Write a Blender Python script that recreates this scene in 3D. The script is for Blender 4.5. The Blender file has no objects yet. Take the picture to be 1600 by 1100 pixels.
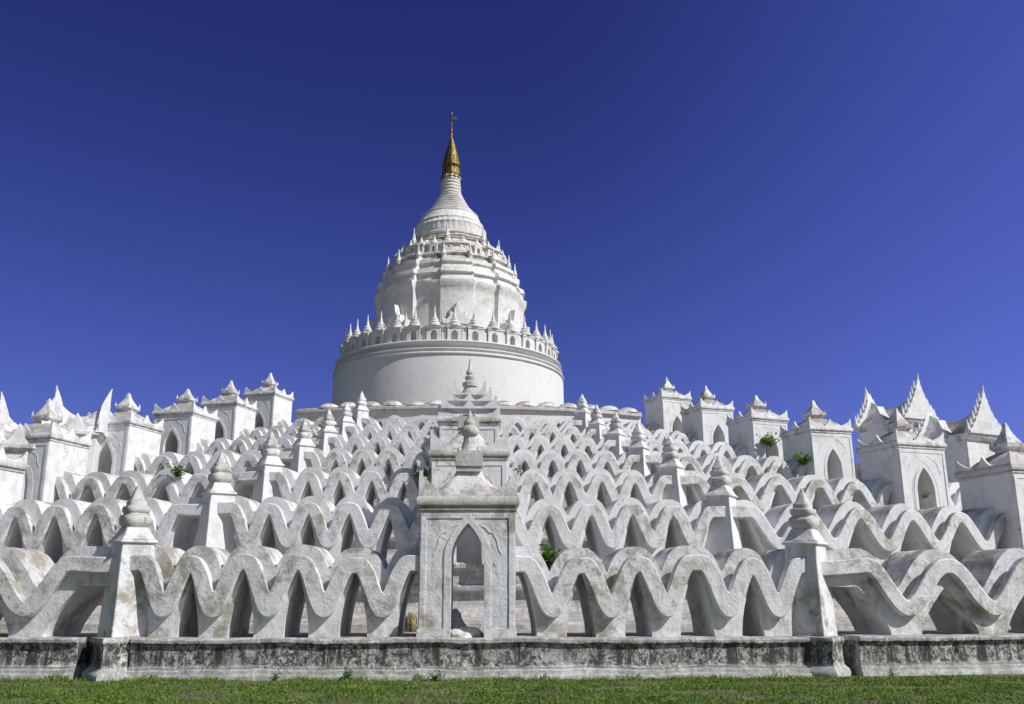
import bpy, bmesh, math, random
from mathutils import Vector, noise, Matrix
random.seed(7)
D2R = math.radians
scene = bpy.context.scene
col = scene.collection
PI = math.pi

# ------------------------------------------------------------------ camera model
F = 1456.0; PITCH = math.atan(380 / F); EYE = 1.6; CX, CY = 800.0, 550.0
YAWPX = 731.0
YAW = math.atan((CX - YAWPX) / (F / math.cos(PITCH)))      # heading turned right of the central shrine row
cp, sp = math.cos(PITCH), math.sin(PITCH)
cyw, syw = math.cos(YAW), math.sin(YAW)
def project(x, y, z):
    x, y = x * cyw - y * syw, x * syw + y * cyw
    z -= EYE
    c = y * cp + z * sp
    return CX + F * x / c, CY - F * (z * cp - y * sp) / c
def z_at(py, depth):            # height of the point seen at row py standing at depth
    return EYE + depth * math.tan(PITCH + math.atan((CY - py) / F))

# ------------------------------------------------------------------ materials
def nn(nt, t, **kw):
    n = nt.nodes.new(t)
    for k, v in kw.items(): setattr(n, k, v)
    return n
def mth(nt, op, a, b=None, c=None, clamp=False):
    n = nt.nodes.new('ShaderNodeMath'); n.operation = op; n.use_clamp = clamp
    for i, v in enumerate((a, b, c)):
        if v is None: continue
        if isinstance(v, (int, float)): n.inputs[i].default_value = v
        else: nt.links.new(v, n.inputs[i])
    return n.outputs[0]
def mixc(nt, fac, a, b):
    n = nt.nodes.new('ShaderNodeMix'); n.data_type = 'RGBA'
    if isinstance(fac, (int, float)): n.inputs[0].default_value = fac
    else: nt.links.new(fac, n.inputs[0])
    for i, v in ((6, a), (7, b)):
        if isinstance(v, tuple): n.inputs[i].default_value = (*v, 1)
        else: nt.links.new(v, n.inputs[i])
    return n.outputs[2]
def noise_fac(nt, vec, scale, detail=6, rough=.6, dist=0, lo=.4, hi=.6):
    n = nn(nt, 'ShaderNodeTexNoise'); n.inputs['Scale'].default_value = scale
    n.inputs['Detail'].default_value = detail; n.inputs['Roughness'].default_value = rough
    n.inputs['Distortion'].default_value = dist
    nt.links.new(vec, n.inputs['Vector'])
    m = nn(nt, 'ShaderNodeMapRange'); m.interpolation_type = 'SMOOTHSTEP'
    m.inputs['From Min'].default_value = lo; m.inputs['From Max'].default_value = hi
    nt.links.new(n.outputs['Fac'], m.inputs['Value'])
    return m.outputs['Result'], n.outputs['Fac']

def plaster(name, base=(.77, .78, .80), top=.75, patch=.25, streak=.3, mould=0.0, grime=(.27, .23, .18), bump=.5, warm=.25):
    m = bpy.data.materials.new(name); m.use_nodes = True; nt = m.node_tree; nt.nodes.clear()
    out = nn(nt, 'ShaderNodeOutputMaterial'); b = nn(nt, 'ShaderNodeBsdfPrincipled')
    nt.links.new(b.outputs[0], out.inputs[0]); b.inputs['Roughness'].default_value = .88
    b.inputs['Specular IOR Level'].default_value = .2
    g = nn(nt, 'ShaderNodeNewGeometry'); pos = g.outputs['Position']
    sx = nn(nt, 'ShaderNodeSeparateXYZ'); nt.links.new(g.outputs['True Normal'], sx.inputs[0]); nz = sx.outputs['Z']
    # stretched coordinates for rain streaks
    mp = nn(nt, 'ShaderNodeMapping'); mp.inputs['Scale'].default_value = (1, 1, .12); nt.links.new(pos, mp.inputs[0])
    big, _ = noise_fac(nt, pos, .55, 5, .6, .4, .34, .60)
    mid, midraw = noise_fac(nt, pos, 2.3, 9, .72, .3, .44, .62)
    fine, fineraw = noise_fac(nt, pos, 11, 8, .75, 0, .42, .68)
    stk, _ = noise_fac(nt, mp.outputs[0], 5.5, 7, .7, .2, .5, .72)
    wrm, _ = noise_fac(nt, pos, .9, 4, .6, .6, .45, .7)
    c = mixc(nt, mth(nt, 'MULTIPLY', wrm, warm), base, (.74, .69, .59))
    c = mixc(nt, mth(nt, 'MULTIPLY', fine, .16), c, (.52, .50, .47))
    # rain-washed tops collect grime
    up = nn(nt, 'ShaderNodeMapRange'); up.interpolation_type = 'SMOOTHSTEP'
    up.inputs['From Min'].default_value = .30; up.inputs['From Max'].default_value = .95; nt.links.new(nz, up.inputs['Value'])
    f = mth(nt, 'MULTIPLY', up.outputs[0], mth(nt, 'ADD', mth(nt, 'MULTIPLY', mid, .7), mth(nt, 'MULTIPLY', big, .45)))
    f = mth(nt, 'MULTIPLY', f, top, clamp=True)
    c = mixc(nt, f, c, grime)
    # patches everywhere
    f2 = mth(nt, 'MULTIPLY', mth(nt, 'MULTIPLY', big, mid), patch, clamp=True)
    c = mixc(nt, f2, c, (.37, .335, .285))
    f3 = mth(nt, 'MULTIPLY', mth(nt, 'MULTIPLY', stk, mth(nt, 'ADD', mth(nt, 'MULTIPLY', fine, .65), .3)), streak, clamp=True)
    c = mixc(nt, f3, c, (.33, .31, .29))
    # hairline cracks, only in places
    wv = nn(nt, 'ShaderNodeTexNoise'); wv.inputs['Scale'].default_value = 3.0; wv.inputs['Detail'].default_value = 5; nt.links.new(pos, wv.inputs['Vector'])
    vm = nn(nt, 'ShaderNodeVectorMath'); vm.operation = 'MULTIPLY_ADD'; vm.inputs[1].default_value = (.45, .45, .45); nt.links.new(wv.outputs['Color'], vm.inputs[0]); nt.links.new(pos, vm.inputs[2])
    vo = nn(nt, 'ShaderNodeTexVoronoi'); vo.feature = 'DISTANCE_TO_EDGE'; vo.inputs['Scale'].default_value = .75; nt.links.new(vm.outputs[0], vo.inputs['Vector'])
    gate, _ = noise_fac(nt, pos, .7, 3, .6, 0, .56, .60)
    ck = mth(nt, 'MULTIPLY', mth(nt, 'LESS_THAN', vo.outputs['Distance'], .008), gate)
    c = mixc(nt, mth(nt, 'MULTIPLY', ck, .5 * (0 if bump < .35 else 1)), c, (.16, .14, .12))
    if mould > 0:
        m1, _ = noise_fac(nt, pos, .8, 5, .65, .8, .28, .50)
        m2, _ = noise_fac(nt, pos, 9.5, 10, .85, .6, .44, .56)
        m3, _ = noise_fac(nt, mp.outputs[0], 4.0, 8, .75, .5, .42, .60)
        fm = mth(nt, 'MULTIPLY', m1, mth(nt, 'MAXIMUM', m2, mth(nt, 'MULTIPLY', m3, .85)))
        if mould > 1:
            sp_z = nn(nt, 'ShaderNodeSeparateXYZ'); nt.links.new(pos, sp_z.inputs[0])
            za = nn(nt, 'ShaderNodeMapRange'); za.inputs['From Min'].default_value = .20; za.inputs['From Max'].default_value = .30; za.inputs['To Min'].default_value = .4; nt.links.new(sp_z.outputs['Z'], za.inputs['Value'])
            zc = nn(nt, 'ShaderNodeMapRange'); zc.inputs['From Min'].default_value = .72; zc.inputs['From Max'].default_value = .66; zc.inputs['To Min'].default_value = .45; nt.links.new(sp_z.outputs['Z'], zc.inputs['Value'])
            fm = mth(nt, 'MULTIPLY', fm, mth(nt, 'MULTIPLY', za.outputs[0], zc.outputs[0]))
        fm = mth(nt, 'MULTIPLY', fm, mould, clamp=True)
        c = mixc(nt, fm, c, (.065, .067, .06))
    nt.links.new(c, b.inputs['Base Color'])
    # trowelled plaster relief
    h = mth(nt, 'ADD', mth(nt, 'MULTIPLY', midraw, 1.0), mth(nt, 'MULTIPLY', fineraw, .35))
    bp = nn(nt, 'ShaderNodeBump'); bp.inputs['Strength'].default_value = bump; bp.inputs['Distance'].default_value = .06
    nt.links.new(h, bp.inputs['Height']); nt.links.new(bp.outputs[0], b.inputs['Normal'])
    return m
def simple(name, c1, c2, scale=8, rough=.7, metal=0, bump=.3, dist=.02, island=False, trans=0):
    m = bpy.data.materials.new(name); m.use_nodes = True; nt = m.node_tree; nt.nodes.clear()
    out = nn(nt, 'ShaderNodeOutputMaterial'); b = nn(nt, 'ShaderNodeBsdfPrincipled'); nt.links.new(b.outputs[0], out.inputs[0])
    b.inputs['Roughness'].default_value = rough; b.inputs['Metallic'].default_value = metal
    g = nn(nt, 'ShaderNodeNewGeometry')
    f, raw = noise_fac(nt, g.outputs['Position'], scale, 7, .7, .3, .35, .65)
    if island: f = mth(nt, 'ADD', mth(nt, 'MULTIPLY', f, .6), mth(nt, 'MULTIPLY', g.outputs['Random Per Island'], .4))
    nt.links.new(mixc(nt, f, c1, c2), b.inputs['Base Color'])
    if bump:
        bp = nn(nt, 'ShaderNodeBump'); bp.inputs['Strength'].default_value = bump; bp.inputs['Distance'].default_value = dist
        nt.links.new(raw, bp.inputs['Height']); nt.links.new(bp.outputs[0], b.inputs['Normal'])
    if trans:
        b.inputs['Transmission Weight'].default_value = 0
        t = nn(nt, 'ShaderNodeBsdfTranslucent'); nt.links.new(mixc(nt, f, c1, c2), t.inputs[0])
        ms = nn(nt, 'ShaderNodeMixShader'); ms.inputs[0].default_value = trans
        nt.links.new(b.outputs[0], ms.inputs[1]); nt.links.new(t.outputs[0], ms.inputs[2]); nt.links.new(ms.outputs[0], out.inputs[0])
    return m
M_WALL = plaster('whitewash', top=1.1, patch=.38, streak=.5)
M_RAIL = plaster('weathered_whitewash', base=(.76, .77, .795), top=1.6, patch=1.0, streak=.9, bump=.8)
M_OLD = plaster('grimy_whitewash', base=(.60, .59, .58), top=1.0, patch=.9, streak=.9, grime=(.22, .19, .15), bump=.7)
M_PLINTH = plaster('mouldy_plaster', base=(.66, .655, .64), top=.5, patch=.5, streak=.8, mould=1.35, bump=.9)
M_STEP = plaster('terrace_plaster', base=(.66, .645, .63), top=.7, patch=.7, streak=.8, mould=.5)
M_WHITE = plaster('clean_whitewash', base=(.66, .66, .675), top=.4, patch=.18, streak=.4, bump=.25, warm=.15)
M_BELL = plaster('aged_whitewash', base=(.75, .75, .75), top=1.0, patch=.5, streak=.6, grime=(.33, .29, .22), bump=.4, warm=.35)
M_TIER = plaster('soot_stained_tiers', base=(.70, .685, .655), top=1.2, patch=1.3, streak=1.0, grime=(.26, .22, .165), bump=.6, warm=.5)
M_GOLD = simple('gilded_metal', (.30, .225, .075), (.05, .04, .022), 5, .55, 1, .4, .05)
M_DARKM = simple('tarnished_metal', (.25, .18, .08), (.08, .07, .06), 5, .5, .8)
M_GRASS = simple('grass_blades', (.055, .15, .010), (.20, .28, .035), 1.3, .65, 0, 0, island=True, trans=.25)
M_LEAF = simple('weed_leaves', (.05, .14, .012), (.17, .30, .03), 5, .55, 0, 0, island=True, trans=.3)
M_SOIL = simple('earth', (.045, .065, .02), (.16, .125, .075), 1.2, .95, 0, .8, .05)
M_ROCK = simple('broken_masonry', (.36, .26, .10), (.10, .09, .07), 7, .9, 0, .9, .05)
M_STEM = simple('plant_stem', (.12, .10, .05), (.06, .08, .02), 9, .8)
M_FLOOR = plaster('dusty_paving', base=(.56, .51, .42), top=.5, patch=.5, streak=.2, mould=.5, grime=(.20, .17, .12))

# ------------------------------------------------------------------ objects
def tag(o, label=None, cat=None, group=None, kind=None):
    if label: o['label'] = label
    if cat: o['category'] = cat
    if group: o['group'] = group
    if kind: o['kind'] = kind
    return o
def wobble(v, a):
    p = v * .9
    n1 = noise.noise_vector(p) * a + noise.noise_vector(v * 3.1) * (a * .5) + noise.noise_vector(v * 9.0) * (a * .22)
    return v + n1
def obj(name, verts, faces, mat, parent=None, loc=(0, 0, 0), rz=0, wob=0.0, angle=38, bevel=0, smooth=True, base=None):
    me = bpy.data.meshes.new(name)
    vs = [Vector(v) for v in verts]
    if wob:
        off = Vector(base) if base is not None else Vector(loc)
        vs = [wobble(v + off, wob) - off for v in vs]
    me.from_pydata([tuple(v) for v in vs], [], faces); me.validate()
    bm = bmesh.new(); bm.from_mesh(me)
    bmesh.ops.remove_doubles(bm, verts=bm.verts, dist=1e-5)
    bmesh.ops.recalc_face_normals(bm, faces=bm.faces)
    bm.to_mesh(me); bm.free()
    if smooth:
        for p in me.polygons: p.use_smooth = True
        me.set_sharp_from_angle(angle=D2R(angle))
    me.materials.append(mat)
    o = bpy.data.objects.new(name, me); col.objects.link(o)
    o.location = loc; o.rotation_euler = (0, 0, rz)
    if parent is not None: o.parent = parent
    if bevel:
        bv = o.modifiers.new('edge', 'BEVEL'); bv.width = bevel; bv.segments = 2; bv.limit_method = 'ANGLE'; bv.angle_limit = D2R(42); bv.harden_normals = False
    return o
def empty(name, loc=(0, 0, 0), rz=0):
    o = bpy.data.objects.new(name, None); col.objects.link(o); o.location = loc; o.rotation_euler = (0, 0, rz); return o
class G:
    def __init__(s): s.v = []; s.f = []
    def add(s, v, f):
        n = len(s.v); s.v += [tuple(a) for a in v]; s.f += [tuple(n + i for i in q) for q in f]; return s
    def box(s, x0, x1, y0, y1, z0, z1, t=None, div=1):
        # t: top scale inset (dx,dy)
        ix, iy = t or (0, 0)
        v = []
        for k in range(div + 1):
            a = k / div
            v += [(x0 + ix * a, y0 + iy * a, z0 + (z1 - z0) * a), (x1 - ix * a, y0 + iy * a, z0 + (z1 - z0) * a),
                  (x1 - ix * a, y1 - iy * a, z0 + (z1 - z0) * a), (x0 + ix * a, y1 - iy * a, z0 + (z1 - z0) * a)]
        f = [(3, 2, 1, 0), tuple(4 * div + i for i in range(4))]
        for k in range(div):
            for i in range(4):
                j = (i + 1) % 4; f.append((4 * k + i, 4 * k + j, 4 * k + 4 + j, 4 * k + 4 + i))
        return s.add(v, f)
    def lathe(s, prof, n=24, cx=0, cy=0, power=2.0, rot=0, mod=None, aspect=1.0):
        # power 2 = round, larger = squarish; mod(theta) scales radius
        v = []
        for (r, z) in prof:
            for k in range(n):
                t = 2 * PI * k / n
                c_, s_ = math.cos(t), math.sin(t)
                q = (abs(c_) ** power + abs(s_) ** power) ** (-1 / power)
                rr = r * q
                if mod: rr = mod(t, rr, r, z)
                x, y = rr * c_, rr * s_ * aspect
                v.append((cx + x * math.cos(rot) - y * math.sin(rot), cy + x * math.sin(rot) + y * math.cos(rot), z))
        f = []
        for a in range(len(prof) - 1):
            for k in range(n):
                j = (k + 1) % n
                f.append((a * n + k, a * n + j, (a + 1) * n + j, (a + 1) * n + k))
        f.append(tuple(range(n - 1, -1, -1))); f.append(tuple((len(prof) - 1) * n + k for k in range(n)))
        return s.add(v, f)
    def prism(s, poly, y0, y1):          # polygon in x,z extruded along y
        n = len(poly)
        v = [(x, y0, z) for x, z in poly] + [(x, y1, z) for x, z in poly]
        f = [tuple(range(n)), tuple(range(2 * n - 1, n - 1, -1))] + [(i, n + i, n + (i + 1) % n, (i + 1) % n) for i in range(n)]
        return s.add(v, f)
    def strip(s, xs, lo, hi, y0, y1, rows=4, mapf=None, back=True):
        # solid between heights lo and hi over stations xs, from y0 (front) to y1 (back)
        mapf = mapf or (lambda x, y, z: (x, y, z)); n = len(xs); v = []; f = []
        ys = (y0, y1)
        for yy in ys:
            for i in range(n):
                for r in range(rows + 1):
                    v.append(mapf(xs[i], yy, lo[i] + (hi[i] - lo[i]) * r / rows))
        R = rows + 1; B = n * R
        for i in range(n - 1):
            for r in range(rows):
                a = i * R + r
                f.append((a, a + R, a + R + 1, a + 1))
                if back: f.append((B + a, B + a + 1, B + a + R + 1, B + a + R))
            a = i * R; f.append((a, B + a, B + a + R, a + R))
            a = i * R + rows; f.append((a, a + R, B + a + R, B + a))
        for i in (0, n - 1):
            for r in range(rows):
                a = i * R + r; f.append((a, a + 1, B + a + 1, B + a))
        return s.add(v, f)
    def xf(s, m, g):                     # append another G transformed by matrix
        return s.add([tuple(m @ Vector(v)) for v in g.v], g.f)
    def build(s, name, mat, parent=None, **kw): return obj(name, s.v, s.f, mat, parent, **kw)

# ------------------------------------------------------------------ terrace plan
W_RUN, H_RISE, Y1 = 6.3, 1.66, 19.5
LEDGE1 = z_at(996, Y1)
NT = 7
def terr_y(i): return Y1 + W_RUN * (i - 1)
def terr_z(i): return LEDGE1 + H_RISE * (i - 1)
RAD = [0, 66, 60, 55, 50, 46, 42, 38]
RAD2 = [0, 45, 34, 28, 24, 20, 17, 14]
SN = [0, 17.6, 16.0, 16.0, 15.3, 14.7, 14.3, 13.3]     # half length to the side shrines
_plan = {}
def plan_table(i):
    if i in _plan: return _plan[i]
    ds = .1; pts = [(0., float(terr_y(i)), 0.)]; x, y, th = 0., float(terr_y(i)), 0.
    for k in range(600):
        s = k * ds
        kap = 1 / RAD[i] if s < SN[i] + 1.0 else 1 / RAD2[i]
        th += kap * ds; x += math.cos(th) * ds; y += math.sin(th) * ds
        pts.append((x, y, th))
    _plan[i] = pts; return pts
def P(i, s, d=0.0):
    """point on the wall line of terrace i, s metres right of the centre, d metres in front of it"""
    t = plan_table(i); a = min(abs(s) / .1, 598.9); k = int(a); r = a - k
    x = t[k][0] * (1 - r) + t[k + 1][0] * r; y = t[k][1] * (1 - r) + t[k + 1][1] * r; th = t[k][2] * (1 - r) + t[k + 1][2] * r
    x += math.sin(th) * d; y -= math.cos(th) * d
    if s < 0: x = -x; th = -th
    return x, y, th
def s_of_px(i, px, h=.3, d=0):
    lo, hi = (-30, 30)
    for _ in range(50):
        m = (lo + hi) / 2; x, y, _t = P(i, m, d)
        if project(x, y, terr_z(i) + h)[0] < px: lo = m
        else: hi = m
    return (lo + hi) / 2
SNR = dict(zip(range(2, 8), (1622, 1436, 1296, 1198, 1117, 1053)))
SNL = dict(zip(range(2, 8), (-95, 38, 172, 273, 345, 408)))
S_SHR = {}; 
for i in range(2, 8): S_SHR[(i, 1)] = s_of_px(i, SNR[i]); S_SHR[(i, -1)] = s_of_px(i, SNL[i])
S_SHR[(1, 1)] = 18.0; S_SHR[(1, -1)] = -17.0
POSTX = 7.32
PX = {1: 7.32, -1: 7.05}
print('shrine s', S_SHR)

# ------------------------------------------------------------------ wave walls
HC, HV, RB = 1.45, .535, .165
def smooth01(u):
    u = max(0., min(1., u * 1.13 - .01)); c = .5 - .5 * math.cos(PI * u)
    return .45 * c + .55 * math.sin(PI * u / 2) ** 1.3
def centre_fn(valleys, halfw):
    def f(s):
        d = min(abs(s - v) / ((w if not isinstance(w, tuple) else w[0 if s < v else 1])) for v, w in zip(valleys, halfw))
        wide = max(halfw[0]) if isinstance(halfw[0], tuple) else halfw[0]
        sm = smooth01(d) if wide < .86 else .15 * smooth01(d) + .85 * (.5 - .5 * math.cos(PI * min(1, d)))
        return HV + (HC - HV) * sm + .05 * noise.noise(Vector((s * .8, valleys[0], len(valleys) * 3.3))) * (.3 + d)
    return f
def wave_wall(i, s0, s1, valleys, halfs, label, group):
    """one undulating parapet between two uprights: a deep vaulted body and a thick rounded rail in front"""
    step = .045 if i == 1 else (.06 if i < 4 else .09)
    n = int((s1 - s0) / step) + 1
    st = [s0 + (s1 - s0) * k / n for k in range(n + 1)]
    cf = centre_fn(valleys, list(halfs))
    outer = i == 1 and len(valleys) < 5
    halfs = [h if not isinstance(h, tuple) else max(h) for h in halfs]
    # foot edges as extra stations
    foot = .30
    extra = []
    for v, w in zip(valleys, halfs):
        ft = foot if w < .8 else .36
        for sg in (-1, 1):
            for e in (ft - .002, ft, ft + .006, ft + .015, ft + .03): extra.append(v + sg * e)
    st = sorted(set([round(a, 4) for a in st + [e for e in extra if s0 < e < s1]]))
    HT = 1.0 if outer else 1.27
    def lo_fn(s):
        j = min(range(len(valleys)), key=lambda q: abs(s - valleys[q]) / halfs[q])
        w = halfs[j]; ft = foot if w < .8 else .36
        d = abs(s - valleys[j])
        if d <= ft: return -.05
        x = min(1., (d - ft) / (w - ft))
        pw = .60 if w < .8 else .70
        h = HT * x ** pw
        return max(-.04, min(h, cf(s) - .02))
    def env(s, r, up=True):
        best = None
        for k in range(-12, 13):
            ds = r * k / 12.0
            q = min(max(s + ds, s0), s1)
            e = math.sqrt(max(0, r * r - ds * ds))
            val = cf(q) + e if up else -(cf(q) - e)
            best = val if best is None or val > best else best
        return best if up else -best
    z0 = terr_z(i)
    def mapf(s, d, z):
        x, y, th = P(i, s, -d); return (x, y, z0 + z)
    lo = [lo_fn(s) for s in st]
    cen = [max(cf(s), l + .01) for s, l in zip(st, lo)]
    hi = [env(s, .30) + .075 for s in st]
    top = [env(s, RB) for s in st]; bot = [env(s, RB, False) for s in st]
    mx, my, mth_ = P(i, (s0 + s1) / 2)
    root = empty('wavy_parapet', (mx, my, z0), 0)
    tag(root, label, 'wavy parapet', group, 'thing')
    off = Vector((mx, my, z0))
    wob = .014 if i < 4 else .01
    g = G(); g.strip(st, lo, cen, .17, .40, 4, mapf, back=False)
    g.strip(st, lo, hi, .40, 1.62, 5, mapf)
    g.v = [tuple(Vector(v) - off) for v in g.v]
    g.build('vaulted_body', M_WALL if i > 1 else M_RAIL, root, wob=wob, base=off, bevel=.028 if i < 4 else 0, angle=40)
    g = G(); g.strip(st, bot, top, -.0, .21, 2, mapf)
    g.v = [tuple(Vector(v) - off) for v in g.v]
    g.build('wave_rail', M_RAIL, root, wob=wob, base=off, bevel=.03 if i < 4 else .02, angle=40)
    return root

ORD = {1: 'lowest terrace', 2: 'second terrace up', 3: 'third terrace up', 4: 'fourth terrace up', 5: 'fifth terrace up', 6: 'sixth terrace up', 7: 'topmost terrace'}
def eq(a, b, n, first=None):
    """n valleys spread between a and b with half-plateaus at both ends"""
    w = (b - a) / n
    return [a + w * (k + .5) for k in range(n)], [w / 2] * n
def mir(vals): return [-v for v in vals]
for i in range(1, NT + 1):
    gname = 'undulating white walls of the ' + ORD[i]
    for sd in (1, -1):
        side = 'right' if sd > 0 else 'left'
        # inner bay: five valleys
        per = 1.17 if sd > 0 else 1.10
        if i == 1:
            v = [1.72, 2.93, 4.10, 5.42, 6.50] if sd > 0 else [1.72, 2.90, 4.02, 5.15, 6.17]
        elif i < 7:
            v = [(1.62 if i == 2 else 1.70) + per * k for k in range(5)]
        else:
            v = [2.05, 3.88, 5.71]
        hw = [.585 if sd > 0 else .56] * len(v) if i < 7 else [.915] * 3
        a, b = .95, PX[sd] + .1
        if i == 7: a = 1.1
        s0, s1 = a, b
        if sd < 0: v = mir(v)[::-1]; s0, s1 = -b, -a
        wave_wall(i, s0, s1, v, hw, 'undulating white wall of the %s, between central shrine and %s pillar' % (ORD[i], side), gname)
        # outer bay to the side shrine
        sn = abs(S_SHR[(i, sd)])
        if i == 1:
            v, hw = ([9.42, 11.55, 13.65, 15.75], [1.05, 1.06, 1.05, 1.05]) if sd > 0 else ([9.05, 11.1, 13.15, 15.2], [1.02, 1.03, 1.03, 1.0])
            a, b = PX[sd] - .05, sn - .9
            hw[0] = (.88, 1.05)
        else:
            a, b = POSTX + .55, sn - 1.15
            v, hw = eq(a, b, 5 if i < 7 else 3)
            v = [q + .12 for q in v]
            a = PX[sd] - .05
        s0, s1 = a, b + (.12 if i > 1 else 0)
        if sd < 0: v = mir(v)[::-1]; hw = [h[::-1] if isinstance(h, tuple) else h for h in hw[::-1]]; s0, s1 = -s1, -a
        wave_wall(i, s0, s1, v, hw, 'undulating white wall of the %s, outward from the %s pillar' % (ORD[i], side), gname)
        if i == 1: continue
        a = sn + 1.2; b = a + (7.5 if i < 5 else 5.0); nn_ = 5 if i < 5 else 3
        v, hw = eq(a, b, nn_)
        s0, s1 = a, b
        if sd < 0: v = mir(v)[::-1]; s0, s1 = -b, -a
        wave_wall(i, s0, s1, v, hw, 'undulating white wall of the %s beyond its %s side shrine' % (ORD[i], side), gname)

# ------------------------------------------------------------------ plinths and floors
def sweep(i, prof, s0, s1, name, mat, parent=None, step=.5, wob=.012, zb=None, bevel=0):
    """profile (d, z) closed polygon carried along the wall line"""
    zb = terr_z(i) if zb is None else zb
    n = max(2, int((s1 - s0) / step)); m = len(prof); v = []; f = []
    for k in range(n + 1):
        s = s0 + (s1 - s0) * k / n
        for d, z in prof:
            x, y, th = P(i, s, d); v.append((x, y, zb + z))
    for k in range(n):
        for j in range(m):
            q = (j + 1) % m; f.append((k * m + j, k * m + q, (k + 1) * m + q, (k + 1) * m + j))
    f.append(tuple(range(m - 1, -1, -1))); f.append(tuple(n * m + j for j in range(m)))
    return obj(name, v, f, mat, parent, wob=wob, bevel=bevel, angle=35)
def lip(d0, z0, z1, b=.04):       # rounded moulding points going from bottom to top at projection d0
    h = z1 - z0
    return [(d0 - b, z0), (d0, z0 + h * .25), (d0, z0 + h * .75), (d0 - b * .8, z1)]
G0 = -LEDGE1        # ground below ledge 1
pl1 = [(-.6, G0 - .3), (.36, G0 - .3), (.36, G0 + .05), (.34, G0 + .09), (.31, G0 + .1), (.30, G0 + .17), (.275, G0 + .185), (.275, G0 + .235), (.25, G0 + .25),
       (.235, G0 + .32), (.235, -.17), (.245, -.13), (.27, -.12), (.30, -.095), (.30, -.035), (.27, -.002), (-.6, 0)]
for (a, b, lab) in ((-34, -7.72, 'mould-stained plinth of the lowest wall left of the left pillar'), (-6.62, 7.05, 'mould-stained long plinth of the lowest wall between the two pillars, under the central shrine'),
                    (8.05, 34, 'mould-stained plinth of the lowest wall right of the right pillar')):
    o = sweep(1, pl1, a, b, 'plinth', M_PLINTH, None, .12 if b - a < 20 else .2, .034)
    tag(o, lab, 'plinth', 'mouldy plinths at the foot of the lowest wall')
for i in range(2, NT + 1):
    r = -H_RISE
    pr = [(-.6, r - .2), (2.3, r - .2), (2.3, r + .13), (2.22, r + .17), (2.1, r + .2), (.75, r + .26), (.72, r + .34), (.55, r + .38), (.50, r + .5), (.12, r + .55),
          (.10, -.78), (.14, -.74), (.26, -.72), (.28, -.66), (.28, -.60), (.22, -.56), (.20, -.2), (.26, -.16), (.32, -.14), (.32, -.04), (.28, 0), (-.6, 0)]
    sn = S_SHR[(i, 1)]; sl = S_SHR[(i, -1)]
    e = 9 if i < 5 else 6.4
    o = sweep(i, pr, sl - e, sn + e, 'terrace_base', M_STEP, None, .4 if i < 4 else .8, .02)
    tag(o, 'moulded masonry base carrying the wavy wall of the ' + ORD[i], 'terrace base', 'stepped bases under the wavy walls')
for i in range(1, NT + 1):
    e = 34 if i == 1 else abs(S_SHR[(i, 1)]) + 8
    dback = -(W_RUN - 2.2) if i < 7 else -8
    pr = [(-.5, -.30), (-.5, -.012), (dback, -.012), (dback, -.30)]
    o = sweep(i, pr, -e, e, 'terrace_paving', M_FLOOR, None, .8, 0)
    tag(o, kind='structure')

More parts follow.
